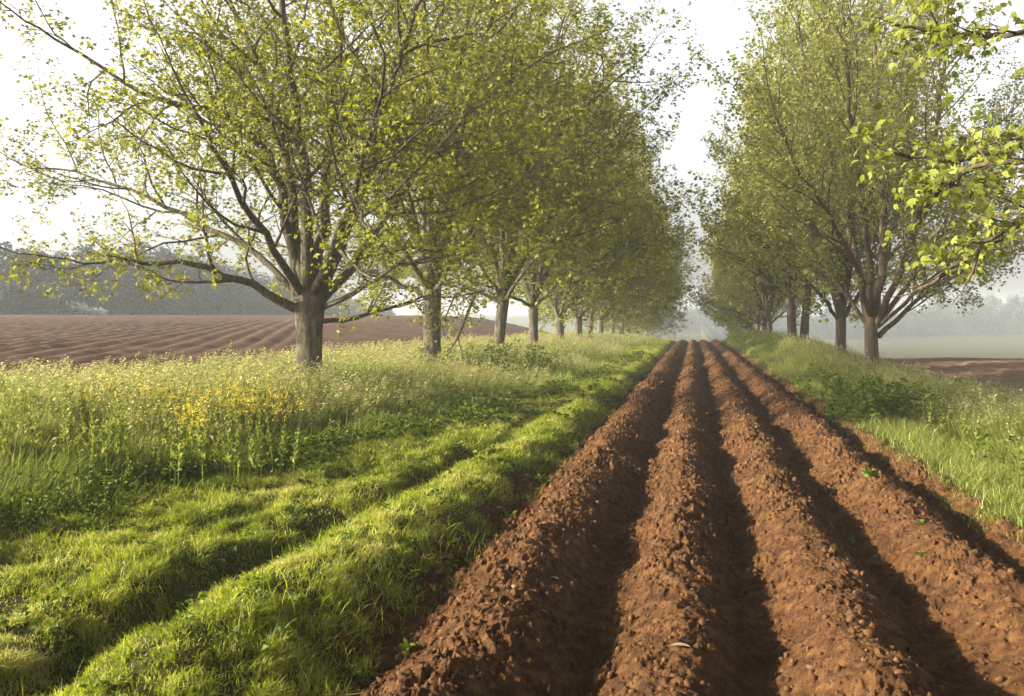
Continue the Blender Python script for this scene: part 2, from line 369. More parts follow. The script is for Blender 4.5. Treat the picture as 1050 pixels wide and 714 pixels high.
def tallgrass(n, side):
    if side < 0:
        y = ysample(n, 4.2, 105, 1.35); e = edge_tall(y) + .15; x = e + (-11.6 - e) * rng.random(n) ** .9
        d_in = e - x
    else:
        y = ysample(n, 4.6, 105, 1.35); e = np.interp(y, [4, 8, 14, 30, 60], [3.1, 3.0, 2.9, 2.7, 2.5]) + .3 * vnoise(y * .7, 1.1, 90); x = e + (9.3 - e) * rng.random(n) ** 1.0
        d_in = x - e
    cl = fbm(x * .55, y * .55, 3, 84 + (side > 0)); c2 = fbm(x * 2.2, y * 2.2, 2, 86)
    ok = rng.random(n) < (.50 + 1.0 * c2 + .4 * cl); x, y, cl, d_in, c2 = x[ok], y[ok], cl[ok], d_in[ok], c2[ok]; n = len(x)
    grow_ = np.clip(d_in / 3.2, 0, 1) ** .8
    H = (.22 + .29 * grow_ - .06 * sst(4.5, 6.5, d_in)) if side < 0 else (.16 + .38 * sst(0, 1.6, d_in) - .22 * sst(3.4, 5, d_in))
    h = H * (1 + .35 * cl + .25 * c2) * rng.uniform(.5, 1.25, n)
    h = h * (1 - .45 * sst(25, 60, y) * (d_in < 1.0))
    k = np.clip(y / 8, .8, 8) ** .55
    w = (.0055 + .006 * rng.random(n) ** 2 * (1 + .8 * (y < 13))) * k
    wind = (0.35 if side < 0 else -2.6) + rng.normal(0, .9, n)
    pale = fbm(x * .28, y * .22, 2, 88)
    tint = np.clip(.40 + .35 * pale + .25 * c2 + rng.normal(0, .17, n), 0, .95)
    if side > 0: tint = np.clip(tint + .16 * (1 - sst(9, 15, y)), 0, .95)
    if side < 0: tint = np.clip(tint - .12 * (1 - sst(7, 12, y)), 0, .9)
    V, Fc, t, tip = blades(stand(x, y), h, w, wind, rng.uniform(.1, .85, n), tint, 3)
    # flowering stalks with nodding heads
    m = n // 4; i = rng.choice(n, m, replace=False)
    if side < 0: i = i[(d_in[i] > .8) & (rng.random(m) < np.clip((.35 + 1.2 * pale[i] + .4 * sst(11, 15, y[i])) * sst(8, 14, y[i]), .03, 1))]
    else: i = i[(d_in[i] > .9) & (rng.random(m) < np.clip(.35 + .9 * pale[i], .05, 1))]
    m = len(i); xs_, ys_ = x[i] + rng.normal(0, .03, m), y[i]
    hs = h[i] * rng.uniform(1.0, 1.28, m); ang = wind[i]
    P = stand(xs_, ys_)
    b1 = blades(P, hs, .0035 * k[i], ang, np.full(m, .25), np.clip(rng.normal(.72, .08, m), 0, 1), 2)
    parts = [(V, Fc, t), b1[:3]]; tp = b1[3]
    for q in range(5):
        off = rng.normal(0, .012, (m, 3)) ; base = tp - np.stack([np.cos(ang), np.sin(ang), np.full(m, 3.5)], -1) * (q * .016)[..., None] if False else tp - np.stack([.25 * np.cos(ang), .25 * np.sin(ang), np.full(m, 1.)], -1) * (q * .022) + off
        D = np.stack([np.cos(ang) + rng.normal(0, .5, m), np.sin(ang) + rng.normal(0, .5, m), rng.uniform(-.4, .9, m)], -1)
        parts.append(leaf_mesh(base, D, rng.uniform(.028, .055, m) * k[i] ** .5, np.clip(rng.normal(.92, .06, m), .7, 1), wid=.15))
    V, Fc, t = join(parts)
    o = mesh_obj('tall_grass', V, Fc, 3, M['tall'], tint=t)
    return o
tag(tallgrass(430000, -1), 'tall seeding grass under the left row of trees', kind='stuff')
tag(tallgrass(290000, 1), 'tall green and straw coloured grass under the right row of trees', kind='stuff')

# thin grass on the lip right of the soil
def lip(n):
    y = ysample(n, 4.5, 90, 1.3); e = np.interp(y, [4, 8, 14, 30, 60], [3.7, 3.5, 3.2, 2.9, 2.7]); x = 2.20 + (e - 2.20) * rng.random(n) ** .8
    ok = rng.random(n) < .50 + .7 * fbm(x * 2, y * 1.5, 3, 87) + .5 * sst(2.6, 3.2, x); x, y = x[ok], y[ok]; n = len(x)
    k = np.clip(y / 6, .75, 6) ** .45
    V, Fc, t, _ = blades(stand(x, y), rng.uniform(.04, .24, n) * np.clip(k, 1, 1.4) * (.35 + .65 * sst(2.2, 2.8, x)), .0065 * k, rng.uniform(0, 2 * pi, n), rng.uniform(.2, 1.4, n), np.clip(rng.normal(.5, .22, n), 0, 1), 3)
    return mesh_obj('verge_grass', V, Fc, 3, M['tall'], tint=t)
tag(lip(75000), 'thin grass on the soil lip beside the last furrow', kind='stuff')

# broad leaved weeds
def weeds():
    parts = []
    def patch(n, xf, yf, hmax, size):
        x, y = xf(n), None
    cx, cy, hh, ns = [], [], [], []
    for _ in range(520):            # along the foot of the tall grass
        y = float(ysample(1, 5, 45, 1.2)[0]); x = float(edge_tall(y)) + random.gauss(.1, .3); cx.append(x); cy.append(y); hh.append(random.uniform(.08, .28)); ns.append(26)
    for _ in range(320):            # scattered on turf and bank
        y = float(ysample(1, 3.4, 25, 1.3)[0]); x = random.uniform(float(edge_tall(y)), -1.5); cx.append(x); cy.append(y); hh.append(random.uniform(.03, .09)); ns.append(16)
    for _ in range(70):            # dark clump right, before the nearest tree
        p = at(random.gauss(900, 28), 420, random.uniform(15, 21)); cx.append(p[0]); cy.append(p[1]); hh.append(random.uniform(.35, .7)); ns.append(60)
    for _ in range(160):            # others in the right strip
        y = float(ysample(1, 7, 45, 1.2)[0]); x = random.uniform(3.0, 7.5); cx.append(x); cy.append(y); hh.append(random.uniform(.15, .5)); ns.append(30)
    for _ in range(70):             # under the second and third trees
        y = random.uniform(22, 34); x = random.uniform(-7, -4); cx.append(x); cy.append(y); hh.append(random.uniform(.5, .85)); ns.append(55)
    cx, cy, hh, ns = map(np.array, (cx, cy, hh, ns))
    idx = np.repeat(np.arange(len(cx)), ns); n = len(idx)
    u = rng.random(n); r = (.35 + .65 * (1 - u)) * np.minimum(hh[idx], .28) * .8 * rng.random(n) ** .5; a = rng.uniform(0, 2 * pi, n)
    P = stand(cx[idx] + r * np.cos(a), cy[idx] + r * np.sin(a)) + np.stack([0 * u, 0 * u, hh[idx] * u], -1)
    D = np.stack([np.cos(a), np.sin(a), rng.uniform(-.2, .9, n)], -1)
    S = rng.uniform(.03, .075, n) * np.clip(cy[idx] / 9, .8, 1.6)
    V, Fc, t = leaf_mesh(P, D, S, np.clip(rng.normal(.5, .25, n), 0, 1), wid=.42)
    return mesh_obj('weeds', V, Fc, 3, M['weed'], tint=t)
random.seed(4)
tag(weeds(), 'low broad leaved weeds scattered through the grass', kind='stuff')

def flowers():
    cx, cy = [], []
    for (px, sx, D, k) in ((98, 12, 12.5, 20), (152, 16, 12.5, 28), (195, 9, 10.8, 26), (228, 20, 13, 34), (262, 22, 13, 38), (292, 12, 13, 14), (170, 60, 12, 18)):
        for _ in range(k):
            p = at(random.gauss(px, sx), 400, D + random.uniform(-1, 1)); cx.append(p[0]); cy.append(p[1])
    cx, cy = np.array(cx), np.array(cy); m = len(cx)
    base = stand(cx, cy); H = rng.uniform(.38, .66, m)
    parts = []
    ang = rng.uniform(0, 2 * pi, m); b = blades(base, H, np.full(m, .009), ang, np.full(m, .15), np.full(m, .2), 2)
    stems = b[:3]; K = 24; idx = np.repeat(np.arange(m), K); n = len(idx)
    sub = np.tile(np.arange(K) % 4, m); soff = rng.normal(0, 1, (m, 4, 3)) * np.array([.06, .06, .10])
    P = b[3][idx] + soff[idx, sub] + rng.normal(0, .016, (n, 3))
    D = rng.normal(0, 1, (n, 3)) + np.array([0, 0, .8])
    V, Fc, t = leaf_mesh(P, D, rng.uniform(.010, .022, n), rng.random(n), wid=.8)
    nf = len(stems[1]); VV, FF, TT = join([stems, (V, Fc, t)])
    return mesh_obj('yellow_flowers', VV, FF, 3, [M['weed'], M['yellow']], tint=TT, midx=np.r_[np.zeros(nf), np.ones(len(FF) - nf)])
tag(flowers(), 'drifts of small yellow flowers in the tall grass by the nearest left tree', kind='stuff')

# upright green spikes standing in the tall grass at the far left
def spikes():
    cx, cy = [], []
    for _ in range(280):
        p = at(random.uniform(-60, 300), 400, random.uniform(9, 15)); cx.append(p[0]); cy.append(p[1])
    for _ in range(60):
        p = at(random.uniform(930, 1120), 400, random.uniform(12, 20)); cx.append(p[0]); cy.append(p[1])
    cx, cy = np.array(cx), np.array(cy); m = len(cx); base = stand(cx, cy); H = rng.uniform(.42, .72, m)
    b = blades(base, H, np.full(m, .014), rng.uniform(0, 6.3, m), np.full(m, .12), np.full(m, .45), 2)
    K = 40; idx = np.repeat(np.arange(m), K); n = len(idx); u = rng.random(n)
    P = base[idx] + (b[3][idx] - base[idx]) * (.3 + .7 * u)[:, None]; a = rng.uniform(0, 2 * pi, n)
    D = np.stack([np.cos(a), np.sin(a), np.full(n, 1.3)], -1)
    V, Fc, t = leaf_mesh(P, D, (.09 - .06 * u) * rng.uniform(.6, 1.1, n), np.clip(rng.normal(.55, .15, n), 0, 1), wid=.25)
    V, Fc, t = join([b[:3], (V, Fc, t)])
    return mesh_obj('flower_spikes', V, Fc, 3, M['tall'], tint=t)
tag(spikes(), 'upright leafy weed spikes rising above the tall grass', kind='stuff')

# ------------------------------------------------------------------ trees
def _u(x, y, z):
    l = math.sqrt(x * x + y * y + z * z) + 1e-9; return x / l, y / l, z / l
def grow(bag, lv, p, d, L, r, lvl, P, rs):
    segs = P['seg'][lvl]; st = L / segs; x, y, z = p; dx, dy, dz = _u(*d); w = P['wob'][lvl]; up = P['up'][lvl]; g = rs.gauss; pts = [(x, y, z)]; T = [(dx, dy, dz)]
    for k in range(segs):
        dx, dy, dz = _u(dx + g(0, w), dy + g(0, w), dz + g(0, w) + up)
        x += dx * st; y += dy * st; z += dz * st; pts.append((x, y, z)); T.append((dx, dy, dz))
    branch(bag, lv, pts, T, L, r, lvl, P, rs)
def branch(bag, lv, pts, T, seg, r, lvl, P, rs, r_end=None):
    m = len(pts); last = lvl == P['max']
    re = r * (.3 if lvl else .22) if r_end is None else r_end
    rad = [r + (re - r) * (k / (m - 1)) ** .85 for k in range(m)]
    bag.add(pts, rad, P['sides'][lvl])
    if last:
        lv.append((pts[-1], T[-1], P['tipk']))
        if P.get('mid'): lv.append((pts[m // 2], T[m // 2], P['mid']))
        return
    n = P['n'][lvl]; n = max(2, int(n * min(1.6, seg / P['len'][lvl]) + rs.random())); az = rs.uniform(0, 2 * pi)
    for i in range(n):
        s = P['st'][lvl] + (1 - P['st'][lvl]) * (i + rs.random() * .8) / n; s = min(s, .99)
        f = s * (m - 1); j = int(f); h = f - j; a0 = pts[j]; b0 = pts[min(j + 1, m - 1)]; q = (a0[0] + (b0[0] - a0[0]) * h, a0[1] + (b0[1] - a0[1]) * h, a0[2] + (b0[2] - a0[2]) * h)
        t = T[j]; az += 2.4 + rs.gauss(0, .4); a = P['ang'][lvl] * rs.uniform(.75, 1.25)
        rf_ = (.13, .21, 1) if abs(t[2]) < .95 else (1, 0, 0)
        X = _u(t[1] * rf_[2] - t[2] * rf_[1], t[2] * rf_[0] - t[0] * rf_[2], t[0] * rf_[1] - t[1] * rf_[0])
        Y = (t[1] * X[2] - t[2] * X[1], t[2] * X[0] - t[0] * X[2], t[0] * X[1] - t[1] * X[0])
        ca, sa, cz, sz = cos(a), sin(a), cos(az), sin(az)
        d = [t[k] * ca + (X[k] * cz + Y[k] * sz) * sa for k in range(3)]
        if lvl == 0 and d[2] < -.25: d[2] *= .3
        cl = P['len'][lvl + 1] * rs.uniform(.65, 1.2) * (1.15 - .55 * s) * min(1.25, max(.55, seg / P['len'][lvl]))
        grow(bag, lv, q, d, cl, min(rad[j] * .62, P['r'][lvl + 1] * rs.uniform(.75, 1.2)), lvl + 1, P, rs)
    grow(bag, lv, pts[-1], T[-1], P['len'][lvl + 1] * .8, max(re, P['r'][lvl + 1] * .5), lvl + 1, P, rs)

def trunk_mesh(bag, pts, radii, rs, sides=20):
    pts = np.array(pts, float)
    # resample
    n = 28; t = np.linspace(0, len(pts) - 1, n); P = np.stack([np.interp(t, range(len(pts)), pts[:, k]) for k in range(3)], -1); r = np.interp(t, range(len(pts)), radii)
    th = np.linspace(0, 2 * pi, sides, endpoint=False)
    rr = r[:, None] * (1 + .05 * np.sin(th * 3 + 1)[None] + .03 * np.sin(th * 7 + P[:, 2:3] * 3) + rs.normal(0, .012, (n, sides)))
    flare = np.clip(1 - (P[:, 2] - P[0, 2]) / .5, 0, 1)[:, None]
    rr = rr * (1 + flare ** 2 * (.38 + .22 * np.sin(th * 5 + .7)[None]))
    bag.add(P, rr, sides)

BROAD = dict(max=3, seg=[9, 7, 5, 3], wob=[.10, .15, .2, .2], up=[.05, .045, .03, .04], sides=[9, 6, 4, 3], n=[10, 7, 4, 0], len=[5.0, 2.2, .95, .38],
             st=[.22, .15, .12, 0], ang=[.85, .8, .8, 0], r=[.1, .035, .013, .005], tipk=7, mid=3)
FINE = dict(max=3, seg=[9, 7, 5, 3], wob=[.06, .10, .15, .2], up=[.06, .07, .05, .05], sides=[8, 5, 3, 3], n=[12, 8, 5, 0], len=[5.5, 2.6, 1.0, .4],
            st=[.18, .12, .12, 0], ang=[.6, .62, .75, 0], r=[.08, .028, .010, .0045], tipk=8, mid=4)

def leaves_from(lv, rs, size, spread, shape, wid, droop, keep=1.0):
    if shape == 'broad': lv = [l for l in lv if l[0][2] > 2.5]      # the lowest shoots are bare
    if keep < 1: lv = [l for l in lv if rs.random() < keep]
    Q = np.array([l[0] for l in lv]); T = np.array([l[1] for l in lv]); K = np.array([l[2] for l in lv])
    ctint = .5 + .22 * rs.normal(0, 1, len(K))
    i = np.repeat(np.arange(len(K)), K); n = len(i)
    D = unit(T[i] * .5 + rs.normal(0, .75, (n, 3)) + np.array([0, 0, -droop]))
    P = Q[i] + rs.normal(0, spread, (n, 3)) + D * size * .25
    S = size * rs.uniform(.6, 1.25, n)
    tint = np.clip(ctint[i] + rs.normal(0, .15, n), 0, 1)
    return leaf_mesh(P, D, S, tint, shape, wid, rs)

def make_tree(name, seed, trunk, radii, limbs, P, leafmat, bark, size=.085, spread=.07, shape='kite', wid=.62, droop=.15, keep=1.0, lr=(.085, .14), trunks=None):
    """trunk: polyline; limbs: list of polylines (control points). origin at the trunk's foot"""
    rs = np.random.default_rng(seed); pr = random.Random(seed); o0 = np.array(trunk[0], float)
    root = bpy.data.objects.new(name, None); C.objects.link(root); root.location = o0
    root.empty_display_size = .5
    b = Tubes(); trunk_mesh(b, np.array(trunk) - o0, radii, rs)
    if trunks:
        for tp, tr in trunks: trunk_mesh(b, np.array(tp) - o0, tr, rs)
    b.build('trunk', bark, root); lv = []
    for li in limbs:
        cp = np.array(li[0] if isinstance(li, tuple) else li, float) - o0; r0 = li[1] if isinstance(li, tuple) else rs.uniform(*lr)
        # smooth resample + wobble
        m = len(cp); n = 4 * (m - 1) + 1; t = np.linspace(0, m - 1, n)
        cpp = np.vstack([2 * cp[0] - cp[1], cp, 2 * cp[-1] - cp[-2]])
        out = []
        for tt in t:
            k = min(int(tt), m - 2); u = tt - k; a, b_, c, d = cpp[k], cpp[k + 1], cpp[k + 2], cpp[k + 3]
            out.append(.5 * (2 * b_ + (c - a) * u + (2 * a - 5 * b_ + 4 * c - d) * u * u + (3 * b_ - a - 3 * c + d) * u ** 3))
        out = np.array(out); out[2:] += rs.normal(0, .03, (n - 2, 3))
        T_ = unit(np.gradient(out, axis=0)).tolist(); sg = float(np.linalg.norm(np.diff(out, axis=0), axis=1).sum())
        lb = Tubes(); branch(lb, lv, out.tolist(), T_, sg, r0, 0, P, pr, r_end=max(.016, r0 * .18)); lb.build('limb', bark, root)
    V, Fc, t = leaves_from(lv, rs, size, spread, shape, wid, droop, keep)
    mesh_obj('crown', V, Fc, 3, leafmat, root, tint=t)
    return root

def auto_limbs(base, fork, seed, n, spread, height, low=True, steep=1.0, full=(.80, 1.3)):
    """limbs radiating from the fork into an oval crown"""
    rs = np.random.default_rng(seed); L = []; a0 = rs.uniform(0, 6.3)
    for k in range(n):
        a = a0 + 2.4 * k; u = k / max(1, n - 1)                 # u 0: low and wide, 1: the leader
        reach = spread * (1 - full[0] * u ** full[1]) * rs.uniform(.85, 1.1); top = fork[2] + (height - fork[2]) * (.12 + .88 * u ** .8)
        if not low: top = max(top, fork[2] + 2)
        st = np.array(fork) + [0, 0, (u - .5) * .5]; e = np.array([cos(a), sin(a), 0])
        pts = [st, st + e * reach * .22 + [0, 0, (top - st[2]) * .30 * steep], st + e * reach * .58 + [0, 0, (top - st[2]) * .68 * steep], st + e * reach * .97 + [0, 0, (top - st[2]) * .97]]
        L.append((np.array(pts), .13 - .03 * abs(u - .5) if u > .3 else .085))
    return L
def copy_tree(src, loc, rz, s, sz=None):
    r = src.copy(); C.objects.link(r); r.location = loc; r.rotation_euler = (0, 0, rz); r.scale = (s, s, sz or s)
    for ch in src.children:
        c = ch.copy(); C.objects.link(c); c.parent = r
    return r
def gpt(x, y): return np.array([x, y, float(macro(x, y)) - .08])

GL = 'trees of the left row'; GR = 'trees of the right row'
LF, LN, LR = M['leaf_l'], M['leaf_n'], M['leaf_r']
# --- the nearest left tree, surveyed
D1 = 18.0
b1 = at(318, 400, D1); b1 = gpt(b1[0], b1[1])
def q(px, py, dd=0): return at(px, py, D1 + dd)
T1 = make_tree('tree', 11, [b1, q(317, 372), q(317, 340), q(318, 312), q(321, 296)], [.245, .235, .235, .27, .20],
    [([q(312, 322), q(275, 300, -.3), q(215, 277, -.8), q(150, 266, -1.2), q(85, 268, -1.4)], .10),
     ([q(310, 312), q(262, 262, .5), q(190, 222, 1.0), q(120, 190, 1.5), q(40, 172, 2)], .075),
     ([q(306, 308), q(296, 230, 0), q(276, 160, -.4), q(228, 118, -.8), q(150, 98, -1.2), q(60, 40, -1.5)], .12),
     ([q(312, 300), q(299, 210, .3), q(282, 110, .6), q(250, 30, .9), q(205, -90, 1.0)], .14),
     ([q(316, 300), q(313, 190, -.4), q(300, 80, -.8), q(291, -40, -1.2), q(280, -190, -1.5)], .13),
     ([q(322, 300), q(333, 215, .5), q(340, 120, 1.0), q(352, 20, 1.4), q(365, -150, 1.8)], .13),
     ([q(326, 302), q(354, 240, -.3), q(376, 180, -.6), q(398, 90, -1.0), q(430, 10, -1.4), q(470, -110, -1.8)], .14),
     ([q(328, 310), q(368, 262, .6), q(420, 190, 1.2), q(480, 120, 1.6), q(560, 60, 2.0)], .10),
     ([q(326, 318), q(372, 296, -.6), q(420, 268, -1.3), q(462, 262, -2.2)], .055),
     ([q(324, 330), q(365, 326, .3), q(410, 312, .9), q(455, 300, 1.6)], .05),
     ([q(316, 305), q(305, 240, 1.8), q(290, 160, 3.6), q(270, 60, 5.0)], .10),
     ([q(320, 305), q(345, 250, -1.5), q(372, 170, -3.2), q(395, 70, -4.4)], .10),
     ([q(312, 305), q(270, 240, -1.3), q(230, 170, -2.8), q(190, 90, -3.8)], .09)],
    dict(BROAD, n=[9, 6, 5, 0], tipk=8, mid=3), LF, M['bark'], size=.070, spread=.065, shape='clump')
tag(T1, 'nearest left tree, stout forked trunk beside the yellow flowers, long low limbs reaching left', 'tree', GL)

# --- variants for the rest of the left row
def left_variant(seed, x, y, fork_z=2.5, n=13, spread=6.0, H=15.5, r=.23, size=.10, P=BROAD, keep=.62, name='tree', lean=(0, 0)):
    b = gpt(x, y); f = b + [lean[0], lean[1], fork_z - b[2]]
    return make_tree(name, seed, [b, b + (f - b) * .5, f], [r, r * .9, r * .95], auto_limbs(b, f, seed + 5, n, spread, H, full=(.66, 1.7)), P, LF, M['bark'], size=size, spread=.08, shape='clump', keep=keep)
def row_xy(px, D):
    p = at(px, 360, D); return p[0], p[1]
t2 = left_variant(21, *row_xy(443, 26), r=.25, n=13, spread=5.6, H=14, size=.10)
tag(t2, 'second left tree, straight bare trunk with a thin dead branch hanging to its right', 'tree', GL)
t3 = left_variant(33, *row_xy(509, 34), r=.21, lean=(.25, 0), n=13, size=.105)
tag(t3, 'third left tree, slim trunk forking low with a limb rising left', 'tree', GL)
t4 = left_variant(47, *row_xy(547, 42.5), r=.22, n=12, size=.115)
tag(t4, 'fourth left tree, grey trunk with one thin limb pointing right', 'tree', GL)
FAR = dict(BROAD, seg=[7, 5, 4, 2], sides=[6, 4, 3, 3], n=[9, 6, 3, 0], tipk=7, mid=0)
tf = left_variant(59, *row_xy(574, 52), r=.25, n=14, size=.16, P=dict(FAR, n=[11, 7, 3, 0]), fork_z=1.9, keep=.75)
tag(tf, 'fifth left tree, thick pale trunk seen in the gap under the leaves', 'tree', GL)
words = ['sixth', 'seventh', 'eighth', 'ninth', 'tenth', 'eleventh', 'twelfth', 'thirteenth', 'fourteenth', 'fifteenth']
bx0, by0 = row_xy(574, 52); step = 8.3; rr = random.Random(3)
for k, wd in enumerate(words):
    y = by0 + step * (k + 1) + rr.uniform(-.6, .6); x = -6.9 + rr.uniform(-.3, .3); g = gpt(x, y)
    src = [tf, t3, tf, t4][k % 4] if k < 4 else tf
    o = copy_tree(src, g, rr.uniform(0, 6.3), rr.uniform(.92, 1.05))
    tag(o, f'{wd} tree from the camera in the left row, hazy crown joining its neighbours', 'tree', GL)

# dead branch hanging beside the second tree
db = Tubes(); e = 27
branchpts = [at(487, 303, e), at(478, 325, e), at(470, 345, e), at(462, 358, e), at(456, 372, e)]
db.add(branchpts, [.045, .04, .034, .026, .015], 6)
db.add([at(470, 345, e), at(471, 352, e), at(474, 362, e)], [.022, .017, .010], 5)
db.add([at(468, 300, e - .3), at(457, 325, e - .2), at(453, 345, e)], [.03, .022, .012], 5)
hb = db.build('dead_branch', M['bark'], t2); hb.matrix_parent_inverse = t2.matrix_world.inverted()
hb.location = -np.array(t2.location); hb['label'] = 'thin bare dead branch hanging to the grass'

# --- right row
D2 = 29.0
b2 = at(896, 395, D2); b2 = gpt(b2[0], b2[1])
def w(px, py, dd=0): return at(px, py, D2 + dd)
R1 = make_tree('tree', 71, [b2, w(894, 370), w(893, 345), w(893, 325)], [.24, .19, .185, .17],
    [([w(895, 328), w(905, 270), w(903, 200), w(898, 110), w(890, 10), w(885, -110)], .15),
     ([w(890, 330), w(876, 262, 1), w(856, 200, 2), w(835, 130, 3), w(818, 40, 3.6), w(808, -60, 4)], .12),
     ([w(897, 335), w(925, 275, -1), w(945, 200, -1.8), w(960, 120, -2.5), w(968, 30, -3), w(972, -60, -3.3)], .12),
     ([w(901, 345), w(930, 315, .6), w(965, 292, 1.3), w(1010, 268, 2), w(1058, 250, 2.6)], .085),
     ([w(898, 335), w(935, 285, 1.5), w(975, 235, 3), w(1010, 180, 4), w(1035, 120, 5)], .09),
     ([w(892, 325), w(880, 280, -1.5), w(850, 220, -3), w(815, 170, -4), w(790, 110, -4.8)], .10),
     ([w(892, 322), w(888, 240, -1), w(874, 140, -2), w(862, 40, -2.6), w(856, -70, -3)], .11),
     ([w(894, 320), w(912, 240, 1.6), w(922, 150, 3), w(930, 50, 4), w(935, -50, 4.5)], .11),
     ([w(890, 335), w(855, 290, 1), w(815, 262, 2), w(775, 240, 3)], .07),
     ([w(900, 335), w(940, 300, -1.5), w(985, 255, -3), w(1020, 215, -4)], .07)],
    dict(FINE, n=[12, 8, 6, 0]), LR, M['bark_r'], size=.085, spread=.08, shape='kite', wid=.7, keep=.5)
tag(R1, 'nearest whole right tree, brown trunk with one long limb reaching over the brown field', 'tree', GR)
def right_variant(seed, x, y, fork_z=2.2, n=13, spread=4.1, H=14, r=.2, size=.12, P=FINE, trunks=None, lean=(0, 0)):
    b = gpt(x, y); f = b + [lean[0], lean[1], fork_z - b[2]]
    return make_tree('tree', seed, [b, b + (f - b) * .5, f], [r, r * .9, r * .9], auto_limbs(b, f, seed + 5, n, spread, H, steep=1.05), P, LR, M['bark_r'], size=size, spread=.09, shape='kite', wid=.7, trunks=trunks, keep=.52)
r2 = right_variant(83, *row_xy(862, 36), r=.2, fork_z=1.8)
tag(r2, 'second right tree, short pale trunk forking low just left of the nearest one', 'tree', GR)
x3, y3 = row_xy(813, 50); g3 = gpt(x3, y3)
r3 = right_variant(97, x3, y3, r=.24, fork_z=2.9, lean=(-.15, 0), trunks=[([g3 + [.55, .2, 0], g3 + [.6, .2, 1.4], g3 + [.75, .1, 3.2]], [.22, .2, .17])], size=.14, P=dict(FINE, sides=[6, 4, 3, 3], n=[11, 8, 5, 0]))
tag(r3, 'third right tree, thick twin trunks standing close together', 'tree', GR)
FARR = dict(FINE, seg=[7, 5, 4, 2], sides=[6, 4, 3, 3], n=[10, 8, 4, 0], tipk=7, mid=0)
r4 = right_variant(103, *row_xy(789, 66), r=.2, fork_z=1.7, size=.17, P=FARR)
tag(r4, 'fourth right tree, slim dark trunk in the haze left of the twin trunks', 'tree', GR)
x4, y4 = row_xy(789, 66)
for k, wd in enumerate(['fifth', 'sixth', 'seventh', 'eighth', 'ninth', 'tenth', 'eleventh', 'twelfth']):
    y = y4 + 8.2 * (k + 1) + rr.uniform(-.6, .6); x = 5.2 + rr.uniform(-.3, .3)
    o = copy_tree(r4, gpt(x, y), rr.uniform(0, 6.3), rr.uniform(.86, 1.0))
    tag(o, f'{wd} tree from the camera in the right row, soft green in the haze', 'tree', GR)

# --- near tree just outside the frame on the right, its branches hang into view
b0 = gpt(5.9, 8.6); f0 = b0 + [-.1, 0, 2.6]
N = lambda px, py, D: at(px, py, D)
NEAR = dict(max=2, seg=[9, 6, 3, 3], wob=[.07, .15, .2, .2], up=[.0, -.01, -.05, 0], sides=[8, 6, 4, 4], n=[11, 3, 0, 0], len=[3.4, .40, .2, .2],
            st=[.3, .2, .1, 0], ang=[.75, .7, .7, 0], r=[.05, .010, .005, .004], tipk=5, mid=2)
f0a = f0 + [0, 0, .3]
R0 = make_tree('tree', 131, [b0, b0 + (f0 - b0) * .5, f0, f0 + [0, 0, 1.4], f0 + [.2, .2, 3.5]], [.26, .23, .22, .17, .1],
    [([f0, N(1300, 200, 7.8), N(1120, 120, 7.6), N(1045, 145, 7.6), N(985, 165, 7.7), N(925, 157, 7.8)], .028),
     ([f0a, N(1300, 130, 7.5), N(1120, 50, 7.3), N(1030, 35, 7.3), N(990, 42, 7.4), N(950, 30, 7.5)], .026),
     ([f0, N(1300, 260, 8), N(1150, 210, 8.1), N(1060, 225, 8.2), N(1010, 250, 8.2), N(965, 285, 8.2)], .026),
     ([f0, N(1250, 250, 7.2), N(1120, 190, 7), N(1050, 170, 7), N(1000, 175, 7.1), N(960, 200, 7.2)], .024),
     ([f0a, N(1300, 60, 7.8), N(1150, -40, 7.8), N(1040, -30, 7.9), N(960, -10, 8)], .026),
     ([f0, N(1330, 260, 7.6), N(1180, 235, 7.6), N(1080, 215, 7.6), N(1030, 228, 7.7), N(1000, 262, 7.7)], .02),
     ([f0, f0 + [1.2, .8, .8], f0 + [2.4, 1.5, 1.8], f0 + [3.4, 2.1, 2.4]], .08),
     ([f0 + [0, 0, 1.2], f0 + [-.4, 1.2, 2.6], f0 + [-.6, 2.4, 4], f0 + [-.7, 3.2, 5]], .08),
     ([f0 + [0, 0, 1.2], f0 + [.8, -1, 2.4], f0 + [1.2, -2, 4], f0 + [1.4, -2.6, 5.2]], .08),
     ([f0 + [.2, .2, 3.3], f0 + [.1, .3, 5], f0 + [.2, .1, 6.6], f0 + [0, 0, 8]], .09),
     ([f0 + [.1, .1, 2.0], N(1250, -60, 7.4), N(1120, -140, 7.2), N(1010, -130, 7.3)], .03)],
    NEAR, LN, M['bark_r'], keep=.85, size=.062, spread=.05, shape='broad', droop=.75)
tag(R0, 'tree at the right edge hanging large fresh yellow green leaves into view', 'tree', GR)

# ------------------------------------------------------------------ distant woods, blossom, hills
def woods(name, spots, mat):
    parts = []
    P_, S_, T_ = [], [], []
    for (x, y, h, wd) in spots:
        z0 = float(macro(x, y)); K = int(1500)
        c = rng.normal(0, 1, (14, 3)); c = unit(c) * rng.random((14, 1)) ** .4 * np.array([wd * .42, wd * .42, h * .40]) + np.array([0, 0, h * .55])
        i = rng.integers(0, 14, K); p = c[i] + unit(rng.normal(0, 1, (K, 3))) * rng.random((K, 1)) ** .4 * wd * .26
        p = p[p[:, 2] > .1]; P_.append(p + [x, y, z0]); S_.append(rng.uniform(.3, .6, len(p)) * max(1, h / 13)); T_.append(np.clip(rng.normal(.5, .2) + rng.normal(0, .2, len(p)), 0, 1))
    P = np.concatenate(P_); n = len(P)
    V, Fc, t = leaf_mesh(P, rng.normal(0, 1, (n, 3)), np.concatenate(S_), np.concatenate(T_), 'clump', .7)
    return mesh_obj(name, V, Fc, 3, mat, tint=t)
spots = []
